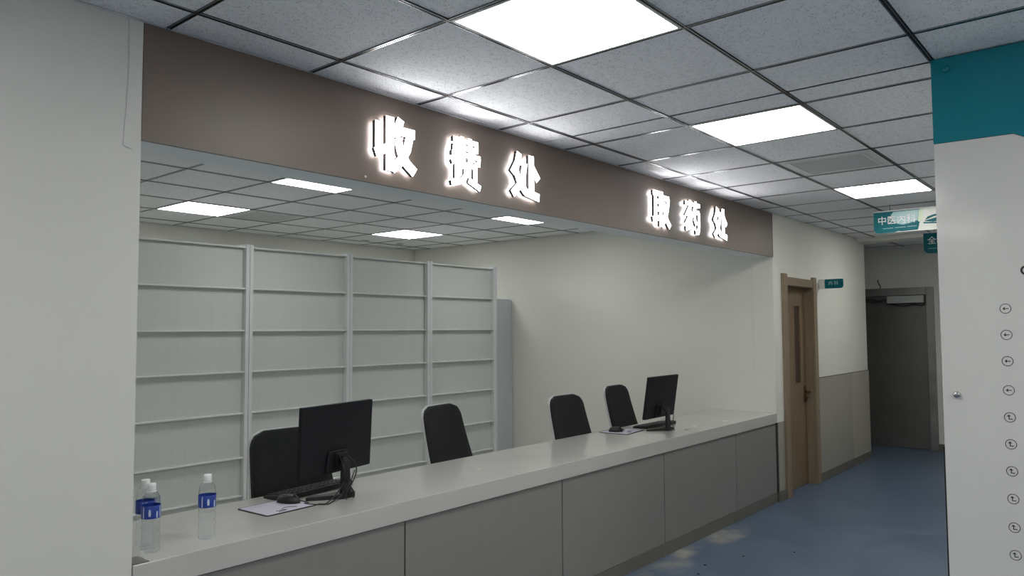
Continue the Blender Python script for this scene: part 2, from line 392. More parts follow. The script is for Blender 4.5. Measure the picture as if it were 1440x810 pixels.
# door 2: steel door at the end
d2 = thing('door_2', (X1, 0, 0)); tag(d2, 'dark steel door with a closer box at the corridor end', 'door', kind=S)
bx('frame_jamb', (-.03, .1, EY0-.075, EY0+.015, 0, 2.12), 'steel_frame', d2, .003)
bx('frame_jamb', (-.03, .1, EY1-.015, EY1+.075, 0, 2.12), 'steel_frame', d2, .003)
bx('frame_head', (-.032, .1, EY0+.016, EY1-.016, 2.02, 2.12), 'steel_frame', d2, .003)
lf = bx('leaf', (.0, .05, EY0+.018, EY1-.018, .008, 2.015), 'steel_door', d2)
bx('push_band', (-.003, -.0003, EY0+.05, EY1-.05, 1.08, 1.22), 'steel_door', lf)
bx('kick_plate', (-.003, -.0003, EY0+.05, EY1-.05, .02, .28), 'steel_door', lf)
cb = bx('closer_box', (-.075, -.001, EY0+.03, .005, 1.915, 2.012), 'grey_box', d2, .006); cb['label'] = 'pale grey closer box'
bx('closer_end', (-.08, -.001, EY0+.0165, EY0+.029, 1.905, 2.016), 'black_plastic', cb)
bx('closer_trim', (-.08, -.001, EY0+.03, .005, 1.902, 1.9145), 'black_plastic', cb)
for pts in (((-.06, .01, 1.97), (-.05, .12, 1.955), (-.04, .25, 1.975), (-.03, .44, 1.985)), ((-.06, .01, 1.95), (-.05, .16, 1.935), (-.03, .34, 1.96), (-.02, .5, 1.97)),
            ((-.08, -.05, 1.90), (-.07, -.2, 1.875), (-.07, -.3, 1.895), (-.08, -.42, 1.88), (-.06, EY0+.02, 1.92))):
    bm = bmesh.new(); tube(bm, smooth_path(pts), .007, 6); obj('cable', bm, 'black_plastic', d2)
bm = bmesh.new(); tube(bm, smooth_path([(-.012, .10, 2.10), (-.03, .09, 2.15), (-.012, .115, 2.19), (-.02, .125, 2.24)]), .006, 6); obj('cable', bm, 'black_plastic', d2)
tag(bx('baseboard_end', (X1-.015, X1-.0005, -2.03, EY0-.077, 0, .09), 'toe_kick'), 'dark baseboard right of the steel door', 'baseboard', kind=S)

# ------------------------------------------------------------------ suspended ceilings
def tile_mesh(wx, wy):
    key = ('tile', round(wx, 3), round(wy, 3))
    if key not in CACHE:
        bm = bmesh.new(); box(bm, -wx/2, wx/2, -wy/2, wy/2, 0, .012)
        me = bpy.data.meshes.new('ceiling_tile'); bmesh.ops.recalc_face_normals(bm, faces=bm.faces); bm.to_mesh(me); bm.free(); me.materials.append(MATS['ceiling_tile'])
        CACHE[key] = me
    return CACHE[key]
CACHE = {}
def bar_mesh(length, along):
    key = ('bar', round(length, 3), along)
    if key not in CACHE:
        bm = bmesh.new(); h = length/2
        def b_(u0, u1, z0, z1, mi):
            if along == 'X': box(bm, -h, h, u0, u1, z0, z1, mi)
            else: box(bm, u0, u1, -h, h, z0, z1, mi)
        b_(-.0075, -.003, 0, .006, 0); b_(.003, .0075, 0, .006, 0); b_(-.003, .003, .0045, .007, 1)
        b_(-.0115, -.0075, .0052, .0062, 1); b_(.0075, .0115, .0052, .0062, 1)
        me = bpy.data.meshes.new('grid_bar'); bmesh.ops.recalc_face_normals(bm, faces=bm.faces); bm.to_mesh(me); bm.free()
        me.materials.append(MATS['grid_metal']); me.materials.append(MATS['grid_groove']); CACHE[key] = me
    return CACHE[key]
TZ = ZC + .003
def ceiling(name, label, regions, xs, ys, skip):
    """regions: list of (x0,x1,y0,y1) filled with tiles; xs, ys: grid line positions"""
    bm = bmesh.new()
    for r in regions: box(bm, r[0], r[1], r[2], r[3], ZC+.02, ZC+.06)
    root = tag(obj(name, bm, 'plenum'), label, 'ceiling', kind=S)
    for (x0, x1, y0, y1) in regions:
        gx = [x0]+[x for x in xs if x0+.01 < x < x1-.01]+[x1]; gy = [y0]+[y for y in ys if y0+.01 < y < y1-.01]+[y1]
        for xa, xb in zip(gx, gx[1:]):
            for ya, yb in zip(gy, gy[1:]):
                cx, cy = (xa+xb)/2, (ya+yb)/2
                if any(abs(cx-s[0]) < .1 and abs(cy-s[1]) < .1 for s in skip): continue
                wx, wy = xb-xa-.019, yb-ya-.019
                if wx < .02 or wy < .02: continue
                mobj('ceiling_tile', tile_mesh(wx, wy), 'ceiling_tile', root, loc=(cx, cy, TZ+random.uniform(0, .0012)))
        for y in gy[1:-1]: mobj('main_bar', bar_mesh(x1-x0-.002, 'X'), 'grid_metal', root, loc=((x0+x1)/2, y, ZC-.002))
        for x in gx[1:-1]: mobj('cross_bar', bar_mesh(y1-y0-.002, 'Y'), 'grid_metal', root, loc=(x, (y0+y1)/2, ZC-.0012))
        # wall angle
        for ya, yb in ((y0, y0+.010), (y1-.010, y1)): bx('wall_angle', (x0, x1, ya, yb, ZC-.001, ZC+.001), 'panel_frame', root)
    return root
LX = [i*.6 for i in range(-9, 16)]; LY = [-.21-.6*k for k in range(0, 9)]
PX = [.569+.6*k for k in range(-7, 9)]; PY = [2.196+.6*k for k in range(-4, 6)]
lobby_lights = [(.3, -1.11), (2.1, -1.11), (4.5, -1.11), (-2.1, -1.11), (-4.5, -1.11), (-.9, -3.51), (-3.3, -3.51), (6.9, -1.11), (.9, -3.51), (-2.1, -4.71), (.3, -4.71)]  # last three panels are unseen, added to lift bounce light on the ceiling
pharm_lights = [(1.469, 1.896), (3.869, 1.896), (1.469, 3.696), (3.869, 3.696), (-.931, 1.896), (-.931, 3.696)]
hatches = [(3.3, -1.11)]
pharm_hatch = [(2.069, 3.696)]
ceiling('ceiling', 'white mineral tile ceiling over the lobby and corridor', [(X0, 1.584, YR, -.0005), (1.584, 7.769, -2.029, -.0005)], LX, LY, lobby_lights+hatches)
ceiling('ceiling', 'white mineral tile ceiling over the pharmacy behind the counter', [(-3.0, 5.0795, .2005, 4.899)], PX, PY, pharm_lights+pharm_hatch)
ceiling('ceiling', 'dim tile ceiling of the recess before the steel door', [(8.101, 9.199, -2.029, 1.249)], LX, LY, [])

def ceiling_light(x, y, m, label, group):
    t = thing('ceiling_light', (x, y, ZC)); tag(t, label, 'ceiling light', group)
    bm = bmesh.new(); box(bm, -.281, .281, -.281, .281, -.0005, .004); obj('diffuser', bm, m, t)
    bm = bmesh.new(); o, i = .291, .2815
    for d in ((-o, o, -o, -i), (-o, o, i, o), (-o, -i, -i, i), (i, o, -i, i)): box(bm, *d, -.002, .008)
    obj('frame', bm, 'panel_frame', t)
lob_lab = ['square light panel in the lobby ceiling nearest the camera, largest in the picture', 'square light panel in the lobby ceiling, the middle one of the corridor row',
           'square light panel in the corridor ceiling nearest the hanging teal signs', 'square light panel in the lobby ceiling beside the white pier', 'square light panel in the lobby ceiling by the rear wall',
           'square light panel in the lobby ceiling right behind the camera', 'square light panel in the far rear lobby ceiling', 'square light panel in the corridor ceiling hidden behind the hanging signs', 'unseen light panel beside the directory board, added to brighten the board and ceiling', 'unseen light panel along the far lobby side wall, added for bounce light, rear one', 'unseen light panel along the far lobby side wall, added for bounce light, front one']
for (x, y), l in zip(lobby_lights, lob_lab): ceiling_light(x, y, 'panel_lobby', l, 'light panels in the lobby ceiling')
ph_lab = ['light panel in the pharmacy ceiling cut off by the fascia, nearest the left pier', 'light panel in the pharmacy ceiling cut off by the fascia, under the lit characters',
          'light panel in the pharmacy ceiling above the leftmost metal rack', 'light panel in the pharmacy ceiling nearest the back corner', 'light panel in the pharmacy ceiling hidden behind the pier',
          'light panel in the rear pharmacy ceiling hidden behind the pier']
for (x, y), l in zip(pharm_lights, ph_lab): ceiling_light(x, y, 'panel_pharm', l, 'light panels in the pharmacy ceiling')
def hatch(x, y, label):
    t = thing('ceiling_hatch', (x, y, ZC)); tag(t, label, 'hatch')
    bm = bmesh.new(); box(bm, -.29, .29, -.29, .29, .003, .009); obj('surround', bm, 'tile_edge', t)
    bm = bmesh.new(); o, i = .235, .222
    for d in ((-o, o, -o, -i), (-o, o, i, o), (-o, -i, -i, i), (i, o, -i, i)): box(bm, *d, -.003, .0028)
    obj('frame', bm, 'panel_frame', t)
    bx('lid', (-.2195, .2195, -.2195, .2195, -.001, .0028), 'hatch_grey', t)
hatch(3.3, -1.11, 'grey framed square access hatch in the corridor ceiling')
hatch(2.069, 3.696, 'dull grey access hatch in the pharmacy ceiling beside a light panel')
for (x, y), l in (((4.4, 4.42), 'small round detector in the pharmacy ceiling nearest the back corner'), ((3.9, 4.48), 'small round detector in the pharmacy ceiling above the racks')):
    t = thing('ceiling_detector', (x, y, ZC-.003)); tag(t, l, 'detector')
    bm = bmesh.new(); lathe(bm, [(0, 0), (.048, 0), (.048, -.006), (.042, -.009), (0, -.009)], seg=20); obj('base', bm, 'hatch_grey', t)
    bm = bmesh.new(); lathe(bm, [(.030, -.0095), (.027, -.016), (0, -.017)], seg=20); obj('cover', bm, 'hatch_grey', t)

# ------------------------------------------------------------------ illuminated characters
GLYPHS = {
 '收': [((13, 86), (13, 36), 15), ((5, 29), (36, 43), 13), ((38, 99), (38, 1), 16), ((64, 99), (49, 64), 14), ((56, 77), (98, 77), 14),
        ((87, 77), (79, 46), (63, 22), (43, 5), 15), ((56, 62), (65, 37), (79, 19), (98, 6), 16)],
 '费': [((14, 91), (85, 91), 10), ((81, 91), (81, 77), 10), ((14, 77), (85, 77), 10), ((18, 77), (18, 62), 10), ((10, 63), (92, 63), 10), ((88, 63), (87, 50), (76, 49), 9),
        ((39, 99), (39, 64), (31, 52), (10, 45), 10), ((61, 99), (61, 50), 10), ((24, 44), (24, 14), 11), ((20, 44), (82, 44), 10), ((77, 44), (77, 14), 11),
        ((51, 36), (49, 22), (38, 11), (9, 3), 11), ((58, 15), (92, 2), 12)],
 '处': [((28, 99), (21, 76), (5, 52), 14), ((24, 80), (50, 80), 12), ((47, 80), (41, 52), (28, 28), (5, 7), 14), ((18, 56), (31, 32), (50, 16), (97, 9), 15),
        ((69, 99), (69, 22), 16), ((72, 72), (94, 48), 15)],
 '取': [((3, 92), (58, 92), 12), ((16, 92), (16, 20), 13), ((45, 92), (45, 1), 13), ((16, 70), (45, 70), 10), ((16, 48), (45, 48), 10), ((1, 18), (58, 28), 12),
        ((56, 83), (94, 83), 12), ((90, 83), (82, 50), (68, 24), (50, 4), 14), ((62, 70), (70, 41), (82, 19), (99, 4), 14)],
 '药': [((3, 88), (97, 88), 11), ((32, 99), (32, 77), 12), ((68, 99), (68, 77), 12), ((29, 76), (11, 56), (36, 55), 11), ((42, 66), (12, 34), (45, 39), 11), ((5, 12), (47, 23), 13),
        ((63, 80), (50, 52), 12), ((57, 66), (93, 66), 12), ((91, 66), (90, 20), (84, 7), (68, 6), 13), ((60, 47), (74, 28), 13)]}
def stroke_poly(st):
    """outline of a thick polyline with mitred joints and square ends"""
    w_ = st[-1]/2; P = [Vector(p) for p in st[:-1]]; lft, rgt = [], []
    for i, p in enumerate(P):
        d0 = (P[i]-P[i-1]).normalized() if i > 0 else None; d1 = (P[i+1]-P[i]).normalized() if i < len(P)-1 else None
        d = (d0 or d1) if (d0 is None or d1 is None) else (d0+d1).normalized()
        n = Vector((-d.y, d.x)); k = w_/max(.4, n.dot(Vector((-(d0 or d1).y, (d0 or d1).x))))
        lft.append(p+n*k); rgt.append(p-n*k)
    return [tuple(q) for q in lft+rgt[::-1]]
def glyph_bm(ch, size, y0, y1, mode, grow=0.0):
    bm = bmesh.new(); k = size/100.0
    for st in GLYPHS[ch]:
        st = tuple(st[:-1])+(st[-1]+grow,); pts = [((a-50)*k, (b-50)*k) for a, b in stroke_poly(st)]
        n = len(pts); A = [bm.verts.new((a, y0, b)) for a, b in pts]
        if mode == 'face': 
            f = bm.faces.new(A)
        else:
            B = [bm.verts.new((a, y1, b)) for a, b in pts]
            for i in range(n): bm.faces.new((A[i], A[(i+1) % n], B[(i+1) % n], B[i]))
    if mode == 'face': bmesh.ops.triangulate(bm, faces=bm.faces)
    return bm
def character(ch, x, z, label, size=.255, dense=.0):
    t = thing('illuminated_character', (x, -.002, z)); tag(t, label, 'lit sign', 'lit characters on the brown fascia')
    face = obj('face', glyph_bm(ch, size, -.035, 0, 'face', 2.6-600*dense), 'letter_face', t); face['label'] = 'glowing white face'
    ret = obj('return', glyph_bm(ch, size, -.0348, -.016, 'side', 2.4-600*dense), 'letter_return', t); ret['label'] = 'dark side wall of the character'
    obj('halo', glyph_bm(ch, size, -.0155, 0, 'face', 1.0), 'letter_halo', t)
for ch, x, z, l, dn in (('收', .433, 2.440, 'glowing white Chinese character 收 on the brown fascia, first from the left', 0),
                    ('费', .904, 2.439, 'glowing white Chinese character 费 on the brown fascia, second from the left', .0045),
                    ('处', 1.384, 2.438, 'glowing white Chinese character 处 on the brown fascia, third from the left', 0),
                    ('取', 2.916, 2.44, 'glowing white Chinese character 取 on the brown fascia, fourth from the left', 0),
                    ('药', 3.400, 2.438, 'glowing white Chinese character 药 on the brown fascia, fifth from the left', .0035),
                    ('处', 3.888, 2.438, 'glowing white Chinese character 处 on the brown fascia, last on the right', 0)):
    character(ch, x, z, l, dense=dn)

# ------------------------------------------------------------------ service counter
tb = thing('counter_base', (0, 0, 0)); tag(tb, 'long grey panelled counter base under the white worktop', 'counter')
seams = [-.684, .538, 1.755, 2.968, 4.19, 5.074]
for a, b in zip(seams, seams[1:]): bx('front_panel', (a+.0045, b-.0045, .006, .022, .088, .715), 'counter_panel', tb, .0015)
bx('carcass', (-.682, 5.07, .0225, .06, .09, .716), 'gap_black', tb)
bx('toe_kick', (-.682, 5.074, .004, .05, .0005, .0865), 'toe_kick', tb)
for x in (-.6, .538, 1.755, 2.968, 4.19, 5.04): bx('support_bracket', (x-.012, x+.012, .061, .14, .0005, .765), 'counter_panel', tb)
bm = bmesh.new(); prism(bm, [(-.008, .72), (.034, .72), (.034, .77), (.60, .77), (.60, .81), (-.008, .81)], 'X', -.683, 5.0785)
tag(obj('worktop', bm, 'stone_top', bevel=.003), 'long white stone worktop running the length of the counter', 'worktop')
tag(bx('notch_plate', (-.682, -.628, -.004, .085, .8103, .8125), 'notch_grey'), 'dark grey plate standing in for the gap at the left end of the worktop', 'notch')  # flat dark plate stands in for the gap between slab and pier
bm = bmesh.new()
for x, y, s in ((1.317, .264, .022), (4.241, .118, .03), (.753, .074, .008), (3.55, .12, .035), (3.75, .16, .02)):
    pts = [(x+s*math.cos(a)*(1+.3*math.sin(3*a+x)), y+s*.7*math.sin(a)*(1+.3*math.cos(2*a))) for a in [2*PI*k/12 for k in range(12)]]
    prism(bm, pts, 'Z', .8102, .8106)
mat('dust_brown', (.42, .38, .36), .8, mottle=(60, .2))
tag(obj('dust_smudges', bm, 'dust_brown'), 'faint brownish dust smudges on the white worktop', 'dust', kind='stuff')

# ------------------------------------------------------------------ shelving racks
RY = 2.90; RH = 2.288; RP = RY+.048
def rack():
    t = thing('shelving_rack', (0, 0, 0))
    for s, x in ((0, 0), (1, .970)):
        bx('upright', (x, x+.0305, RY, RY+.26, 0, RH+.005), 'shelf_metal', t, .002)
    zs = [2.27, 1.935, 1.595, 1.265, .935, .585, .285]
    for z in zs:
        bm = bmesh.new(); prism(bm, [(RY+.010, z-.005), (RY+.012, z-.007), (RP, z-.007), (RP, z+.006), (RY+.013, z+.006), (RY+.010, z+.003)], 'X', .0315, .969)
        obj('shelf_lip', bm, 'shelf_metal', t)
    zz = zs+[.06]
    for za, zb in zip(zz, zz[1:]):
        bx('back_panel', (.0315, .969, RP+.001, RP+.007, zb+.001, za-.001), 'shelf_panel', t)
        bx('shelf_board', (.0315, .969, RP+.0075, RY+.258, za-.012, za+.004), 'shelf_metal', t)
    bx('base_rail', (.0315, .969, RY+.02, RP, .0, .10), 'cabinet_metal', t)
    return t
rk = rack()
rlab = ['tall white metal shelving rack standing nearest the left pier', 'tall white metal shelving rack, second from the left pier', 'tall white metal shelving rack, third from the left pier', 'tall white metal shelving rack at the right end beside the grey cabinet']
for i, l in enumerate(rlab):
    r_ = rk if i == 0 else copy_tree(rk)
    r_.location = (.452+1.004*i, 0, 0); tag(r_, l, 'shelf rack', 'white metal racks behind the counter')
bx('end_panel', (1.0, 1.016, RY-.008, RY+.26, 0, RH+.02), 'shelf_metal', r_, .002)
cab = thing('storage_cabinet', (4.50, 3.18, 0)); tag(cab, 'tall pale grey metal cabinet in the corner behind the racks', 'cabinet')
bx('body', (0, .573, .012, .46, .0, 1.955), 'cabinet_metal', cab, .003)
for a, b in ((.004, .285), (.289, .569)):
    d_ = bx('door', (a, b, -.006, .0115, .06, 1.94), 'cabinet_metal', cab, .002)
    hx = b-.03 if a < .1 else a+.03
    if a > .1: continue
    bm = bmesh.new(); tube(bm, [(hx, -.0062, .95), (hx, -.03, .95), (hx, -.03, 1.07), (hx, -.0062, 1.07)], .005, 6); obj('handle', bm, 'chrome', d_)

# ------------------------------------------------------------------ chairs
def chair():
    t = thing('office_chair')
    # local frame: the sitter faces -Y (towards the counter); backrest rises at y ~ +.2
    def back_grid(bm, grow, y0, thick):
        rows = 26; cols = 10; front = []; back = []
        for j in range(rows+1):
            v = j/rows; z = .545-grow + (.535+2*grow)*v
            w_ = (.252-.045*v)+grow
            d_top = (1-v)*(.535+2*grow); rc = .085
            if d_top < rc: w_ -= rc-math.sqrt(max(0, rc*rc-(rc-d_top)**2))
            if v*(.535) < .05: w_ -= .05-math.sqrt(max(0, .05**2-(.05-v*.535)**2))
            fr = []; bk = []
            for i in range(cols+1):
                u = -1+2*i/cols; x = u*w_
                y = y0 + .31*(z-.545) - .05*(v-.3)**2 - .42*x*x
                fr.append(bm.verts.new((x, y, z))); bk.append(bm.verts.new((x, y+thick, z)))
            front.append(fr); back.append(bk)
        for G, flip in ((front, 0), (back, 1)):
            for j in range(rows):
                for i in range(cols):
                    q = (G[j][i], G[j][i+1], G[j+1][i+1], G[j+1][i]); f = bm.faces.new(q if not flip else q[::-1]); f.smooth = True
        loop = [(0, i) for i in range(cols)]+[(j, cols) for j in range(rows)]+[(rows, i) for i in range(cols, 0, -1)]+[(j, 0) for j in range(rows, 0, -1)]
        for (a, b), (c, d) in zip(loop, loop[1:]+loop[:1]):
            try: bm.faces.new((front[c][d], front[a][b], back[a][b], back[c][d]))
            except ValueError: pass
    bm = bmesh.new(); back_grid(bm, 0, .20, .022); bk = obj('backrest', bm, 'chair_fabric', t)
    bm = bmesh.new(); back_grid(bm, .004, .2225, .016); s_ = obj('back_shell', bm, 'chair_shell', t); s_['label'] = 'pale grey shell behind the backrest'
    bm = bmesh.new(); prism(bm, rrect(.48, .46, .09, 6), 'Z', .44, .50); obj('seat', bm, 'chair_fabric', t, .02)
    bm = bmesh.new(); prism(bm, rrect(.44, .42, .08, 6), 'Z', .42, .4395); obj('seat_pan', bm, 'chair_shell', t)
    bm = bmesh.new(); tube(bm, smooth_path([(0, .10, .41), (0, .24, .41), (0, .275, .50), (0, .295, .62)]), .022, 8); obj('back_bracket', bm, 'chair_shell', t)
    bm = bmesh.new(); lathe(bm, [(.03, .1), (.03, .26), (.018, .26), (.018, .42)], seg=14); obj('gas_lift', bm, 'chrome', t)
    for k in range(5):
        a = 2*PI*k/5+.3; c, s = math.cos(a), math.sin(a)
        bm = bmesh.new(); tube(bm, [(c*.02, s*.02, .11), (c*.16, s*.16, .10), (c*.30, s*.30, .075)], [.024, .019, .014], 8); lg = obj('leg', bm, 'chair_shell', t)
        bm = bmesh.new(); lathe(bm, [(0, -.012), (.027, -.012), (.03, 0), (.027, .012), (0, .012)], seg=14); obj('castor', bm, 'black_plastic', lg, loc=(c*.30, s*.30, .0305), rot=(PI/2, 0, a))
    return t
ch0 = chair()
spots = [(.44, .50, -.05, 'black office chair standing behind the nearer monitor'),
         (1.88, .74, .20, 'black office chair standing in front of the rightmost rack'),
         (2.94, .50, .02, 'black office chair standing alone in front of the bare white wall, left of the other'),
         (4.07, .74, .10, 'black office chair standing beside the farther monitor')]
for i, (x, y, rz, l) in enumerate(spots):
    c_ = ch0 if i == 0 else copy_tree(ch0)
    c_.location = (x, y, 0); c_.rotation_euler = (0, 0, rz); tag(c_, l, 'chair', 'office chairs behind the counter')

# ------------------------------------------------------------------ monitors, keyboards, mice
CT = .8102
def monitor(x, y, rz, tilt, zc, label, foot):
    t = thing('monitor', (x, y, CT), rz); tag(t, label, 'monitor', 'monitors on the worktop')
    W, H = .49, .325; z = zc-CT; rot = (tilt, 0, 0)
    bm = bmesh.new(); prism(bm, rrect(W, H, .006, 3), 'Y', -.010, .010); h_ = obj('housing', bm, 'screen_back', t, .002, loc=(0, 0, z), rot=rot)
    bx('screen', (-W/2+.008, W/2-.008, .0102, .0112, -H/2+.014, H/2-.008), 'black_gloss', h_)
    bm = bmesh.new(); prism(bm, [(-.085, -.155), (.085, -.155), (.07, -.055), (-.07, -.055)], 'Y', -.022, -.0102); obj('rear_bulge', bm, 'screen_back', h_, .006)
    bm = bmesh.new(); prism(bm, rrect(.075, .075, .01, 3, c=(0, -.10)), 'Y', -.038, -.0222); obj('mount_plate', bm, 'black_plastic', h_)
    zb = z-.10
    bm = bmesh.new()
    prism(bm, [(-.032, .012), (.032, .012), (.021, zb), (-.021, zb)], 'Y', -.066, -.046); obj('neck', bm, 'black_plastic', t, .004)
    bm = bmesh.new(); tube(bm, [(0, -.06, zb-.004), (0, -.036, zb)], .018, 10); obj('hinge', bm, 'black_plastic', t)
    bm = bmesh.new()
    for sx in (-1, 1):
        A = [(-.012*sx, -.085), (.035*sx, -.085), (foot*sx, .045), ((foot-.028)*sx, .060), (.0, -.03)]
        lo = [(p[0], p[1]) for p in A]
        vs0 = [bm.verts.new((p[0], p[1], 0)) for p in lo]; hs = [.026, .022, .014, .014, .026]
        vs1 = [bm.verts.new((p[0], p[1], h)) for p, h in zip(lo, hs)]
        bm.faces.new(vs0); bm.faces.new(vs1[::-1])
        for k in range(5): bm.faces.new((vs0[k], vs0[(k+1) % 5], vs1[(k+1) % 5], vs1[k]))
    obj('foot', bm, 'black_plastic', t)
    for dx, dz in ((.03, .0), (-.02, .012)):
        bm = bmesh.new(); tube(bm, smooth_path([(dx, -.035, zb+.02), (dx*1.7, -.075, zb-.03), (dx*1.2, -.082, zb*.5), (-.01-dx, -.095, .03), (-.03-dx, -.115, .006)]), .0032, 6); obj('cable', bm, 'black_plastic', t)
    return t
m1 = monitor(.398, .335, .2, .05, 1.084, 'black monitor seen from behind on the worktop, nearer to the bottles', .155)
for pts in ([(.43, .275, .955), (.395, .262, .90), (.33, .240, .845), (.262, .224, .8148), (.235, .228, .8148), (.205, .262, .8148), (.198, .30, .816)], [(.455, .268, .93), (.40, .245, .87), (.345, .236, .83), (.275, .215, .8148), (.255, .214, .8148), (.235, .245, .8148)]):
    bm = bmesh.new(); tube(bm, smooth_path(pts), .0028, 6)
    c_ = obj('cable', bm, 'black_plastic'); c_.parent = m1; c_.matrix_parent_inverse = (Matrix.Translation(m1.location) @ Matrix.Rotation(.2, 4, 'Z')).inverted()
monitor(3.425, .275, .03, .15, 1.066, 'black monitor seen from behind at the far end of the worktop', .16)

def keyboard(x, y, rz, label):
    t = thing('keyboard', (x, y, CT), rz); tag(t, label, 'keyboard', 'keyboards on the worktop')
    # the sitter is on the +Y side; the raised edge lies on the -Y side
    bm = bmesh.new(); prism(bm, [(-.07, 0), (.07, 0), (.07, .012), (-.07, .026)], 'X', -.22, .22); obj('case', bm, 'black_plastic', t, .003)
    cols = 15
    for r in range(5):
        yy = -.052+.026*r; z0 = .0262-.1*(yy+.07)-.001
        for c in range(cols):
            if r == 4 and 4 <= c <= 9:
                if c > 4: continue
                x0, x1 = -.205+c*.0275, -.205+10*.0275-.004
            else: x0, x1 = -.205+c*.0275, -.205+(c+1)*.0275-.004
            key = ('key', round(x1-x0, 4))
            if key not in CACHE:
                bm = bmesh.new(); hw = (x1-x0)/2
                lo = [bm.verts.new(p) for p in ((-hw, -.011, 0), (hw, -.011, 0), (hw, .011, 0), (-hw, .011, 0))]
                hi = [bm.verts.new(p) for p in ((-hw+.003, -.008, .006), (hw-.003, -.008, .006), (hw-.003, .008, .006), (-hw+.003, .008, .006))]
                bm.faces.new(lo[::-1]); bm.faces.new(hi)
                for k in range(4): bm.faces.new((lo[k], lo[(k+1) % 4], hi[(k+1) % 4], hi[k]))
                me = bpy.data.meshes.new('key'); bm.to_mesh(me); bm.free(); me.materials.append(MATS['key_dark']); CACHE[key] = me
            mobj('key', CACHE[key], 'key_dark', t, loc=((x0+x1)/2, yy, z0), rot=(-.1, 0, 0))
    return t
keyboard(.375, .515, .13, 'black keyboard lying beside the nearer monitor foot')
keyboard(3.60, .43, -.02, 'black keyboard lying beside the farther monitor foot')

def mouse(x, y, rz, label, path):
    t = thing('mouse', (x, y, CT+.0042), rz); tag(t, label, 'mouse', 'mice on the mouse pads')
    bm = bmesh.new(); n, mrow = 14, 7; rings = []
    for j in range(mrow):
        f = j/(mrow-1)*PI/2; k = math.cos(f)**.6 if j < mrow-1 else 0
        if k == 0: rings.append([bm.verts.new((0, .008, .037))]); continue
        rings.append([bm.verts.new((.031*k*math.cos(a)*(1-.1*math.sin(a)), .057*k*math.sin(a)+.008*(1-k), .001+.036*math.sin(f))) for a in [2*PI*i/n for i in range(n)]])
    bm.faces.new(rings[0][::-1])
    for A, B in zip(rings, rings[1:]):
        for i in range(n):
            f = bm.faces.new((A[i], A[(i+1) % n], B[(i+1) % n], B[i]) if len(B) > 1 else (A[i], A[(i+1) % n], B[0])); f.smooth = True
    obj('shell', bm, 'black_plastic', t)
    bm = bmesh.new(); lathe(bm, [(0, -.004), (.008, -.004), (.008, .004), (0, .004)], seg=12); obj('scroll_wheel', bm, 'key_dark', t, loc=(0, -.028, .031), rot=(0, PI/2, 0))
    bm = bmesh.new(); tube(bm, smooth_path([(0, -.052, .012)]+path), .0026, 6); obj('cable', bm, 'black_plastic', t)
def pad(x, y, rz, wx, wy, label):
    t = thing('mouse_pad', (x, y, CT), rz); tag(t, label, 'mouse pad', 'mouse pads on the worktop')
    bm = bmesh.new(); prism(bm, rrect(wx, wy, .012, 4), 'Z', 0, .0035); obj('border', bm, 'pad_edge', t)
    bm = bmesh.new(); prism(bm, rrect(wx-.014, wy-.014, .008, 4), 'Z', .0036, .0039); obj('printed_top', bm, 'pad_lilac', t)
    bm = bmesh.new()
    for pts in (((-.02, -.06), (.0, -.045), (.03, -.05), (.05, -.07)), ((-.06, -.075), (-.03, -.07), (-.005, -.078)), ((-.055, -.088), (-.02, -.085))):
        tube(bm, smooth_path([(a, b, .0041) for a, b in pts]), .0018, 4)
    o = obj('print', bm, 'ink_black', t); o['label'] = 'dark line motif printed on the pad'
pad(.09, .345, .05, .262, .222, 'pale lilac mouse pad with black border before the nearer monitor')
pad(3.145, .46, .12, .30, .235, 'mouse pad with black border before the farther monitor')
mouse(.165, .375, .5, 'black mouse on the lilac pad by the nearer keyboard', [(.01, -.072, .005), (.0, -.10, .003)])
mouse(3.085, .475, .9, 'black mouse on the pad by the farther keyboard', [(.05, -.085, .004), (.10, -.10, .003), (.17, -.09, .003), (.21, -.05, .003)])

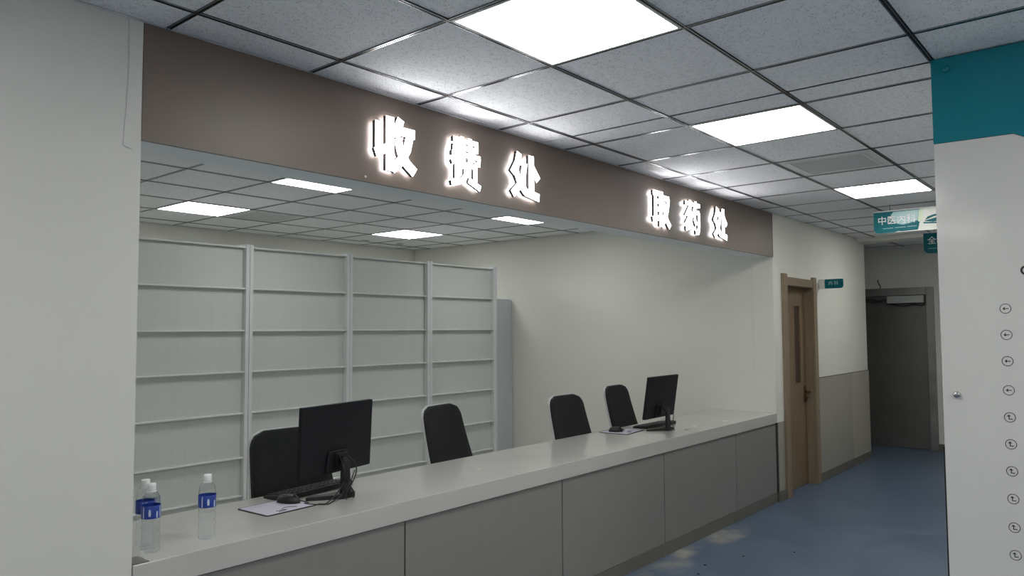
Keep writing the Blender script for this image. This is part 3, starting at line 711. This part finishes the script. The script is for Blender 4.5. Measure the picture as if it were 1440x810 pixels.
# ------------------------------------------------------------------ bottles
def bottle(x, y, rz, label):
    t = thing('water_bottle', (x, y, CT), rz); tag(t, label, 'bottle', 'water bottles on the worktop')
    bm = bmesh.new(); pr = [(0, .004), (.018, .002), (.027, .0), (.031, .006), (.0315, .03)]
    for k in range(3):
        z = .035+.028*k; pr += [(.0315, z), (.0295, z+.006), (.0295, z+.010), (.0315, z+.016)]
    pr += [(.0315, .115), (.031, .118), (.031, .165), (.0315, .168), (.029, .193), (.021, .207), (.0135, .214), (.0125, .217), (.0125, .232), (0, .232)]
    lathe(bm, pr, seg=28); obj('body', bm, 'clear_plastic', t)
    bm = bmesh.new(); lathe(bm, [(.0318, .119), (.0322, .120), (.0322, .163), (.0318, .164)], seg=28); lb = obj('paper_label', bm, 'label_blue', t); lb['label'] = 'blue printed paper label'
    for a0, a1, z0, z1 in ((-2.25, -2.0, .128, .152), (-1.45, -1.25, .121, .145), (-1.0, -.85, .121, .162), (1.0, 1.4, .125, .155), (-2.9, -2.75, .121, .162)):
        bm = bmesh.new(); n = 6; r = .0325
        A = [bm.verts.new((r*math.cos(a0+(a1-a0)*k/n), r*math.sin(a0+(a1-a0)*k/n), z0+(.006 if k in (0, n) else 0))) for k in range(n+1)]
        B = [bm.verts.new((r*math.cos(a0+(a1-a0)*k/n), r*math.sin(a0+(a1-a0)*k/n), z1-(.01 if k in (0, n) else 0))) for k in range(n+1)]
        for k in range(n): bm.faces.new((A[k], A[k+1], B[k+1], B[k]))
        obj('label_print', bm, 'label_light', lb)
    bm = bmesh.new(); pr = [(.0140, .214), (.0152, .216), (.0152, .236), (.0135, .239), (0, .239)]; lathe(bm, pr, seg=24); obj('cap', bm, 'cap_white', t)
    bm = bmesh.new(); lathe(bm, [(.0126, .208), (.0165, .209), (.0165, .2125), (.0126, .2135)], seg=24); obj('neck_ring', bm, 'cap_white', t)
bottle(-.572, .115, .0, 'clear water bottle with blue label nearest the counter edge by the pier')
bottle(-.553, .205, 1.0, 'clear water bottle with blue label standing behind the front one by the pier')
bottle(-.360, .118, .2, 'clear water bottle with blue label standing apart near the mouse pad')

# ------------------------------------------------------------------ directory board
XB = 1.55
db = thing('directory_board', (XB, -2.01, 0)); tag(db, 'large white directory board with a teal top and circled arrows', 'board')
# local y runs to the right of the picture as -Y
bm = bmesh.new(); prism(bm, [(0, .10), (0, 2.326), (-.268, 2.323), (-.42, 2.24), (-1.6, 2.24), (-1.6, .10)], 'X', 0, .022)
obj('white_panel', bm, 'white_acrylic', db, .0015)
bm = bmesh.new(); prism(bm, [(0, 2.327), (0, 2.668), (-1.6, 2.668), (-1.6, 2.241), (-.4203, 2.241), (-.268, 2.3242)], 'X', -.003, .022)
o = obj('teal_panel', bm, 'teal_acrylic', db, .0015); o['label'] = 'dark teal upper panel'
bx('backing_edge', (.0225, .034, -1.59, -.004, .02, 2.66), 'gap_black', db)
bx('edge_gap', (.0225, .034, -.0039, .009, .02, 1.12), 'gap_black', db)
for dy, dz in ((-.055, 2.619), (-.05, 1.329), (-.05, .25), (-1.5, 2.619), (-1.5, 1.329), (-1.5, .25)):
    bm = bmesh.new(); lathe(bm, [(0, 0), (.0125, 0), (.0125, .006), (.009, .010), (0, .010)], seg=18)
    obj('stand_off_pin', bm, 'teal_acrylic' if dz > 2.3 and dy > -1 else 'steel_pin', db, loc=(-.0035, dy, dz), rot=(0, -PI/2, 0))
def ring(bm, R_, r_, n=24, zs=1.0):
    o_ = [bm.verts.new((0, R_*math.cos(2*PI*k/n), zs*R_*math.sin(2*PI*k/n))) for k in range(n)]
    i_ = [bm.verts.new((0, r_*math.cos(2*PI*k/n), zs*r_*math.sin(2*PI*k/n))) for k in range(n)]
    for k in range(n): bm.faces.new((o_[k], o_[(k+1) % n], i_[(k+1) % n], i_[k]))
def poly(bm, pts): bm.faces.new([bm.verts.new((0, -a, b)) for a, b in pts])
for k, z in enumerate((1.661, 1.562, 1.463, 1.354, 1.253, 1.153, 1.053, .951, .846, .745)):
    bm = bmesh.new(); ring(bm, .0190, .0165)
    if k < 4:
        poly(bm, [(-.0095, 0), (-.002, .007), (-.002, .0016), (.010, .0016), (.010, -.0016), (-.002, -.0016), (-.002, -.007)])
    else:
        poly(bm, [(-.003, .0105), (.004, .003), (-.0012, .0035), (-.0012, -.0046), (.0095, -.0046), (.0095, -.0078), (-.0044, -.0078), (-.0044, .0035), (-.0105, .003)])
    o = obj('arrow_symbol', bm, 'ink_black', db, loc=(-.0006, -.2195, z)); o['label'] = 'circled left arrow' if k < 4 else 'circled turning arrow'
bm = bmesh.new(); ring(bm, .0185, .0115); obj('lettering', bm, 'ink_black', db, loc=(-.0006, -.290, 1.803))

# ------------------------------------------------------------------ hanging and blade signs
def flat(bm, pts, t=0.0):
    bm.faces.new([bm.verts.new((t, -a, b)) for a, b in pts])
SR = (PI/2, 0, -PI/2)
def hanging_sign(loc, wd, ht, label, txt, txt_x, size, right_part):
    t = thing('hanging_sign', loc); tag(t, label, 'sign', 'teal hanging direction signs')
    # local: a (to the right) = -y, z up from the lower edge
    pts = [(-a-wd/2, b+ht/2) for a, b in rrect(wd, ht, .045, 6, (1, 0, 0, 0))]
    bm = bmesh.new(); prism(bm, pts, 'X', 0, .02); obj('panel', bm, 'sign_white' if right_part else 'teal_sign', t, .001)
    bx('top_rail', (-.003, .023, -wd, 0, ht+.0005, ht+.009), 'panel_frame', t)
    for yy in (-wd*.15, -wd*.85):
        bm = bmesh.new(); tube(bm, [(.01, yy, ht+.009), (.01, yy, 2.669-loc[2])], .004, 6); obj('hanger_rod', bm, 'steel_pin', t)
    if right_part:
        x1 = .43; bm = bmesh.new()
        arc = [(.0015+.043*(1-math.cos(a)), .0015+.043*(1-math.sin(a))) for a in [PI/2*k/6 for k in range(7)]]
        flat(bm, [(.0015, ht-.0015), *arc, (.17, .0015), (.20, .010), (.23, .006), (.352, .010), (.372, .09), (.372, ht-.0015)], -.0006); o = obj('teal_field', bm, 'teal_sign', t)
        bm = bmesh.new(); flat(bm, [(.165, ht-.006), (.145, ht-.03), (.142, ht-.055), (.16, ht-.085), (.20, ht-.115), (.235, ht-.125), (.29, ht-.115), (.352, ht-.098), (.362, ht-.006)], -.0012); obj('pale_bubble', bm, 'pale_teal', t)
        bm = bmesh.new(); flat(bm, [(.364, ht-.006), (.354, ht-.1), (.358, ht-.11), (.385, ht-.11), (.40, ht-.006)], -.0012); obj('pale_stripe', bm, 'pale_green', t)
        bm = bmesh.new()
        flat(bm, [(0.405, .085), (0.430, .115), (0.470, .128), (0.525, .135), (0.525, .120), (0.475, .112), (0.440, .098)], -.0008)
        flat(bm, [(0.398, .078), (0.440, .09), (0.485, .10), (0.540, .105), (0.540, .078), (0.470, .066)], -.0008)
        flat(bm, [(0.395, .070), (0.395, .058), (0.540, .048), (0.540, .060)], -.0008); obj('emblem', bm, 'teal_sign', t)
        mobj('lettering', text_mesh(txt, size, .0008), 'lettering_white', t, loc=(-.0020, -txt_x, ht*.595), rot=SR)
        bm = bmesh.new()
        for k in range(22):
            a = .075+.0123*k; b_ = .037+.0002*k
            if k in (7, 15): continue
            flat(bm, [(a, b_), (a+.0095, b_), (a+.0095, b_+.006), (a, b_+.006)], -.0010)
        obj('small_print', bm, 'pale_teal', t)
    else:
        mobj('lettering', text_mesh(txt, size, .0008), 'lettering_white', t, loc=(-.0012, -txt_x, ht*.64), rot=SR)
        bm = bmesh.new()
        for k in range(20):
            a = .04+.0123*k; flat(bm, [(a, .04), (a+.0095, .04), (a+.0095, .046), (a, .046)], -.0010)
        obj('small_print', bm, 'pale_teal', t)
hanging_sign((5.30, -.828, 2.418), .90, .188, 'teal and white hanging sign reading 中医内科 below the corridor ceiling', '中医内科', .190, .077, True)
hanging_sign((6.05, -1.070, 2.285), .60, .188, 'small teal hanging sign reading 全科 behind the wider sign, half hidden by the board', '全科', .108, .075, False)

bs = thing('door_sign', (6.36, -.001, 0)); tag(bs, 'small teal blade sign reading 内科 beside the wooden door', 'sign')
bm = bmesh.new(); box(bm, -.004, .012, -.062, -.0005, 2.005, 2.105); o = obj('wall_bracket', bm, 'wall_paint_warm', bs, .002); o['label'] = 'pale wall bracket of the sign'
pts = [(-a-.155, b+2.055) for a, b in rrect(.186, .098, .03, 5, (.3, 1, .3, .3))]
bm = bmesh.new(); prism(bm, pts, 'X', -.003, .011); obj('panel', bm, 'teal_sign', bs, .001)
mobj('lettering', text_mesh('内 科', .045, .0006), 'pale_teal', bs, loc=(-.0038, -.152, 2.062), rot=SR)

# thin loose thread on the left pier
bm = bmesh.new(); tube(bm, smooth_path([(-.735, -.002, 2.665), (-.733, -.002, 2.5), (-.738, -.002, 2.35), (-.745, -.002, 2.24), (-.742, -.002, 2.225), (-.715, -.002, 2.215)], 5), .0008, 5)
tag(obj('thin_wire', bm, 'hatch_grey'), 'hair-thin grey wire hanging down the white pier from the ceiling', 'wire')
